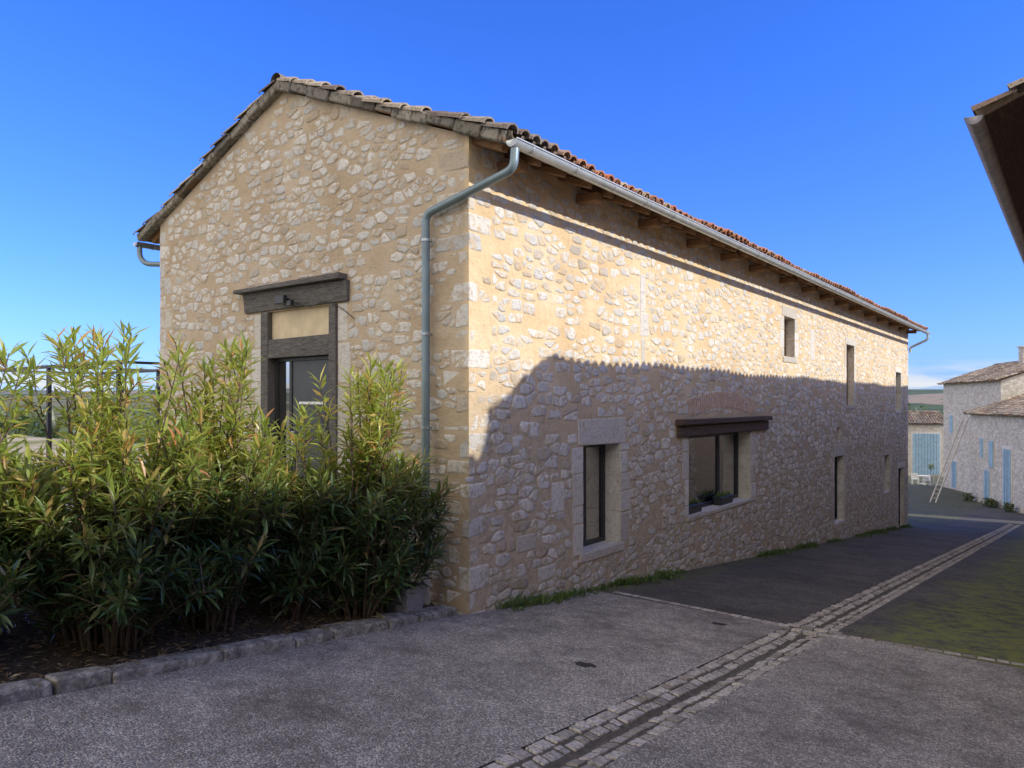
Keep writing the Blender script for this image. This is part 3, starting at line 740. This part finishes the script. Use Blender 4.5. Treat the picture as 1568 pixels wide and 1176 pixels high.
k.t.links.new(k.b.outputs[0],mx.inputs[1]); k.t.links.new(t_.outputs[0],mx.inputs[2]); k.t.links.new(mx.outputs[0],k.o.inputs[0]); M_ole=k.m
M_tree=leaf_mat('distant_leaf',[(0,(.04,.07,.025)),(.5,(.08,.11,.04)),(1,(.14,.15,.06))],(.2,.25,.05),.2)
M_dry=leaf_mat('dry_leaf',[(0,(.10,.06,.03)),(.5,(.22,.15,.08)),(1,(.33,.25,.15))],(.3,.2,.08),.2)
M_weed=leaf_mat('weed_leaf',[(0,(.05,.11,.025)),(.6,(.10,.18,.04)),(1,(.19,.22,.07))])
M_bark=simple('oleander_stem',(.11,.085,.065),.9,.3,12)
def add_leaf(V,F,p,d,L,w,rg):
    side=d.cross(Vector((rg.uniform(-.5,.5),rg.uniform(-.5,.5),1))); 
    if side.length<1e-3: side=Vector((1,0,0))
    side.normalize(); up=side.cross(d).normalized()
    o=len(V); tip=p+d*L-up*L*rg.uniform(.02,.20)
    q=p+d*L*.42-up*L*.02; q2=p+d*L*.72-up*L*.04
    V.extend([p, q+side*w/2+up*w*.25, q2+side*w*.34+up*w*.15, tip, q2-side*w*.34+up*w*.15, q-side*w/2+up*w*.25, q, q2])
    F.extend([(o,o+1,o+6),(o+1,o+2,o+7,o+6),(o+2,o+3,o+7),(o,o+6,o+5),(o+6,o+7,o+4,o+5),(o+7,o+3,o+4)])
def oleander(name,cx,cy,rx,ry,h,nst,seed,nb=6,lean=(0,0),xmax=.02):
    rg=random.Random(seed); e=empty(name,(0,0,0)); zb=gz(cx,cy); V=[];F=[];SV=MB()
    for s in range(nst):
        a=rg.uniform(0,2*math.pi); rr=math.sqrt(rg.random()); 
        hh=h*(1-.38*rr**2)*rg.uniform(.60,1.0)
        if s%9==0: hh=h*rg.uniform(1.0,1.14); rr*=.8
        if s%3==1: rr=rg.uniform(.85,1.22); hh=h*rg.uniform(.20,.58)
        tx=cx+lean[0]+rx*rr*math.cos(a); ty=cy+lean[1]+ry*rr*math.sin(a)
        if tx>xmax: tx=xmax-rg.random()*.15
        if ty>-.12: ty=-.12-rg.random()*.1
        b=Vector((cx+(tx-cx)*.28+rg.uniform(-.1,.1),cy+(ty-cy)*.28+rg.uniform(-.1,.1),zb-.05)); t=Vector((tx,ty,zb+hh))
        mid=Vector((b.x+(t.x-b.x)*.35,b.y+(t.y-b.y)*.35,zb+hh*.55))
        pts=[b*(1-u)**2+mid*2*u*(1-u)+t*u*u for u in (0,.2,.4,.6,.8,1)]
        for i in range(5):
            SV.beam(pts[i],pts[i+1],.017-.0027*i,.017-.0027*i)
        def leaves(p0,p1,n,sc=1):
            ax=(p1-p0); ax.normalize(); o1=ax.orthogonal().normalized(); o2=ax.cross(o1); ph=rg.uniform(0,6)
            for i in range(n):
                tt=(i+.5)/n; base=p0+(p1-p0)*tt
                for w3 in range(3):
                    an_=ph+i*1.05+w3*2.094+rg.uniform(-.25,.25); op=R(rg.uniform(62,92)-46*tt)
                    d=(ax*math.cos(op)+(o1*math.cos(an_)+o2*math.sin(an_))*math.sin(op)).normalized()
                    add_leaf(V,F,base,d,rg.uniform(.14,.235)*sc,rg.uniform(.028,.043)*sc,rg)
        leaves(pts[4],pts[5],6)
        for q in range(nb):
            u=rg.uniform(.12,.95); p0=b*(1-u)**2+mid*2*u*(1-u)+t*u*u
            a2=rg.uniform(0,6.28); out=Vector((math.cos(a2),math.sin(a2),0))*.6+Vector((p0.x-cx,p0.y-cy,0))*.4
            dr=(out+Vector((0,0,rg.uniform(.3,1.5)))).normalized(); ln=rg.uniform(.14,.34)
            p1=p0+dr*ln
            if p1.z<zb+.12 or p1.y>-.08: continue
            SV.beam(p0,p1,.008,.008); leaves(p0+(p1-p0)*.25,p1,rg.randint(2,4),.95)
    new_mesh('leaves',V,F,[M_ole],e); SV.build('stems',[M_bark],e); return e
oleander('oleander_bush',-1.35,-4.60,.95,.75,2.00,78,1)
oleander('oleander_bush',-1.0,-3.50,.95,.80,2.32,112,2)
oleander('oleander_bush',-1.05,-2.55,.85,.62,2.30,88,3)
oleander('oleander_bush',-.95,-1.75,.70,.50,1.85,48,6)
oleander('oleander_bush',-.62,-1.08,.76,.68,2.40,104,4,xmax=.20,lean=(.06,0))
V=[];F=[]; rg=random.Random(5)
for i in range(5200):
    x=-.1-rg.random()**1.2*2.6; y=rg.uniform(-7,-.15); z=gz(x,y)+rg.uniform(.01,.05)+(.07 if x>-.28 else 0)
    if x>-.28 and rg.random()<.8: continue
    a=rg.uniform(0,6.28); add_leaf(V,F,Vector((x,y,z)),Vector((math.cos(a),math.sin(a),rg.uniform(-.1,.3))).normalized(),rg.uniform(.04,.11),rg.uniform(.012,.020),rg)
new_mesh('leaf_litter',V,F,[M_dry])
V=[];F=[]
def tuft(x,y,z,n,h):
    for i in range(n):
        a=rg.uniform(0,6.28); d=Vector((math.cos(a)*.6,math.sin(a)*.6,rg.uniform(.4,1.3))).normalized()
        add_leaf(V,F,Vector((x+rg.uniform(-.04,.04),y+rg.uniform(-.06,.06),z)),d,h*rg.uniform(.5,1.2),rg.uniform(.008,.02),rg)
yv=.5
while yv<27:
    dens=noise.noise(Vector((yv*.8,1.3,0)))
    if dens>-.15:
        x=rg.uniform(.01,.10); tuft(x,yv,road_z(yv),rg.randint(12,28),rg.uniform(.05,.14)*(1+max(0,dens)))
        if rg.random()<.5: tuft(x+rg.uniform(.03,.25),yv+rg.uniform(-.1,.1),road_z(yv),14,.06)
    yv+=rg.uniform(.04,.14)
for c in (1.25,1.7,3.6,4.6,12.3,13.2,21): 
    for q in range(14): 
        y=c+rg.gauss(0,.18); tuft(.04+abs(rg.gauss(0,.11)),y,road_z(y),18,.14)
new_mesh('wall_foot_weeds',V,F,[M_weed])
V=[];F=[]
for i in range(5200):
    x=rg.uniform(-9,-2.0); y=rg.uniform(-8,-.3); 
    if noise.noise(Vector((x*.5,y*.5,2)))<-.05: continue
    a=rg.uniform(0,6.28); add_leaf(V,F,Vector((x,y,gz(x,y)-.01)),Vector((math.cos(a)*.5,math.sin(a)*.5,1)).normalized(),rg.uniform(.05,.14),.012,rg)
new_mesh('grass',V,F,[M_weed])
M_conc=simple('grey_concrete',(.28,.28,.285),.85,.2,10)
def planter(x,y,s,hh,rz,trunk):
    pl=empty('square_planter',(x,y,gz(x,y)-.01 if y<20 else road_z(y)),rz); mb=MB(); t=s+.025
    vs=[(-s,-s,0),(s,-s,0),(s,s,0),(-s,s,0),(-t,-t,hh),(t,-t,hh),(t,t,hh),(-t,t,hh),(-t+.03,-t+.03,hh),(t-.03,-t+.03,hh),(t-.03,t-.03,hh),(-t+.03,t-.03,hh),(-t+.03,-t+.03,hh-.06),(t-.03,-t+.03,hh-.06),(t-.03,t-.03,hh-.06),(-t+.03,t-.03,hh-.06)]
    fs=[(3,2,1,0),(0,1,5,4),(1,2,6,5),(2,3,7,6),(3,0,4,7),(4,5,9,8),(5,6,10,9),(6,7,11,10),(7,4,8,11),(8,9,13,12),(9,10,14,13),(10,11,15,14),(11,8,12,15),(12,13,14,15)]
    mb.add(vs,fs); mb.build('pot',[M_conc],pl,bevel=.008)
    mb=MB(); mb.beam((0,0,hh-.08),(.02,.02,trunk),.03,.03); mb.beam((.02,.02,trunk-.05),(.15,-.08,trunk+.35),.018,.018); mb.beam((.02,.02,trunk-.05),(-.12,.06,trunk+.4),.018,.018); mb.build('trunk',[M_bark],pl)
    V=[];F=[]
    for c in ((.15,-.08,trunk+.35),(-.12,.06,trunk+.4),(.02,.1,trunk+.3),(.1,.1,trunk+.5)):
        for i in range(70):
            d=Vector((rg.gauss(0,1),rg.gauss(0,1),rg.gauss(.4,1))).normalized(); add_leaf(V,F,Vector(c)+d*rg.uniform(.02,.18),d,.12,.03,rg)
    new_mesh('leaves',V,F,[M_ole],pl)
planter(-.36,-.66,.14,.36,.15,.95)
planter(-6.9,66.4,.22,.45,.3,.9); planter(-5.2,69.5,.22,.45,.1,1.0)
for y in (6.35,7.9):
    wb=empty('window_box',(-.14,y,.385)); mb=MB(); mb.box(-.08,.08,-.32,.32,0,.15); mb.box(-.095,.095,-.335,.335,.13,.16); mb.build('trough',[M_frame],wb,bevel=.01)
    V=[];F=[]
    for i in range(90):
        d=Vector((rg.gauss(0,.6),rg.gauss(0,.6),1)).normalized(); add_leaf(V,F,Vector((rg.uniform(-.06,.06),rg.uniform(-.3,.3),.14)),d,rg.uniform(.06,.16),.02,rg)
    new_mesh('plants',V,F,[M_weed],wb)
V=[];F=[]
def clump(x,y,z,r,h,n,s):
    for i in range(n):
        d=Vector((rg.gauss(0,1),rg.gauss(0,1),rg.gauss(0,1))).normalized()*(rg.random()**.4)
        c=Vector((x+d.x*r,y+d.y*r,z+h*.5+d.z*h*.5)); a=[Vector((rg.gauss(0,s),rg.gauss(0,s),rg.gauss(0,s))) for _ in range(3)]
        o=len(V); V.extend([c+a[0],c+a[1],c+a[2]]); F.append((o,o+1,o+2))
for i in range(300):
    az=rg.uniform(-100,25); r_=rg.choice([110,150,220,330,450])*rg.uniform(.85,1.15)
    x=r_*math.sin(R(az)); y=20+r_*math.cos(R(az)); hh=rg.uniform(3,7); clump(x,y,gz(x,y)-.5,rg.uniform(2.5,8),hh,60,.8)
new_mesh('distant_trees',V,F,[M_tree])
V=[];F=[]
for (x,y) in ((-12,88),(-16,90),(-9,92),(-5,96),(-22,86)): clump(x,y,gz(x,y)-.3,2.5,rg.uniform(3,4.5),500,.28)
new_mesh('hedge',V,F,[M_tree])
V=[];F=[]
for s_ in (1.0,4.3,4.8,7.3): clump(-.6+.43*s_-.45,54.5-.9*s_-.2,road_z(54.5-.9*s_)-.1,.35,.7,260,.06)
new_mesh('house_front_shrubs',V,F,[M_tree])

# ------------------------------------------------------------------ light, sky, camera
sd=Vector((1,.31,.57)).normalized()
el=math.asin(sd.z); az=math.atan2(sd.x,sd.y)
su=bpy.data.lights.new('sun','SUN'); su.energy=5.0; su.angle=R(.5); su.color=(1,.93,.80)
so=bpy.data.objects.new('sun',su); scene.collection.objects.link(so); so.rotation_euler=sd.to_track_quat('Z','Y').to_euler()
w=bpy.data.worlds.new('World'); scene.world=w; w.use_nodes=True; t=w.node_tree; bg=t.nodes['Background']
def wn(typ,**kw):
    nd=t.nodes.new(typ)
    for k_,v in kw.items():
        if k_[0]=='_': setattr(nd,k_[1:],v)
        else:
            i=nd.inputs[int(k_[1:])]
            if isinstance(v,bpy.types.NodeSocket): t.links.new(v,i)
            else: i.default_value=v
    return nd
sk=wn('ShaderNodeTexSky',_sky_type='NISHITA',_sun_disc=False,_sun_elevation=el,_sun_rotation=az,_ozone_density=2.0,_air_density=1.0,_dust_density=.4)
tc=wn('ShaderNodeTexCoord'); D=tc.outputs['Generated']
sx=wn('ShaderNodeSeparateXYZ',i0=D)
hz=wn('ShaderNodeMapRange',i0=sx.outputs[2],i1=0.0,i2=.42).outputs[0]
tn=wn('ShaderNodeMix',_data_type='RGBA',i0=hz,i6=(.48,.74,1.6,1),i7=(.33,.78,2.0,1)).outputs[2]
tint=wn('ShaderNodeVectorMath',_operation='MULTIPLY',i0=sk.outputs[0],i1=tn).outputs[0]
mp=wn('ShaderNodeMapping',i0=D,i3=(6,6,40)).outputs[0]
nz=t.nodes.new('ShaderNodeTexNoise'); nz.inputs['Scale'].default_value=1.8; nz.inputs['Detail'].default_value=8; t.links.new(mp,nz.inputs['Vector'])
r1=wn('ShaderNodeMapRange',i0=nz.outputs['Fac'],i1=.42,i2=.54).outputs[0]
r2=wn('ShaderNodeMapRange',i0=sx.outputs[2],i1=.050,i2=.022).outputs[0]
mu=wn('ShaderNodeMath',_operation='MULTIPLY',i0=r1,i1=r2).outputs[0]
mx=wn('ShaderNodeMix',_data_type='RGBA',i0=mu,i6=tint,i7=(5.4,5.7,6.2,1)).outputs[2]
n2=t.nodes.new('ShaderNodeTexNoise'); n2.inputs['Scale'].default_value=2.2; n2.inputs['Detail'].default_value=5; t.links.new(D,n2.inputs['Vector'])  # added bright cloud veil behind the camera, to lift the shaded gable
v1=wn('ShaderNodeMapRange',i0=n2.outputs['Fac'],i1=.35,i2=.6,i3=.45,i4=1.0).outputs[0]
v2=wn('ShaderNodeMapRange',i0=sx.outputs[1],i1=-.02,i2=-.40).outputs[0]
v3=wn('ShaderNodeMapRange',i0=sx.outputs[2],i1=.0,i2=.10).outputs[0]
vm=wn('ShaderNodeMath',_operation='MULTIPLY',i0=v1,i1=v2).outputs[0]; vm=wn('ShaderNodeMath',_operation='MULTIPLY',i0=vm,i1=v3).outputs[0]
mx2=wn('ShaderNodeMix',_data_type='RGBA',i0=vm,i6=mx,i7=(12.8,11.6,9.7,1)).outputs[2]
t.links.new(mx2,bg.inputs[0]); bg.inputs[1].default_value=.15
cam=bpy.data.cameras.new('camera'); co=bpy.data.objects.new('camera',cam); scene.collection.objects.link(co); scene.camera=co
co.location=(5.51,-6.35,2.42); co.rotation_euler=(R(90),0,R(37.6)); cam.sensor_width=36; cam.lens=1130/1568*36; cam.shift_y=27/1568; cam.clip_end=9000; cam.clip_start=.05
scene.view_settings.view_transform='Standard'; scene.view_settings.look='None'; scene.view_settings.exposure=0
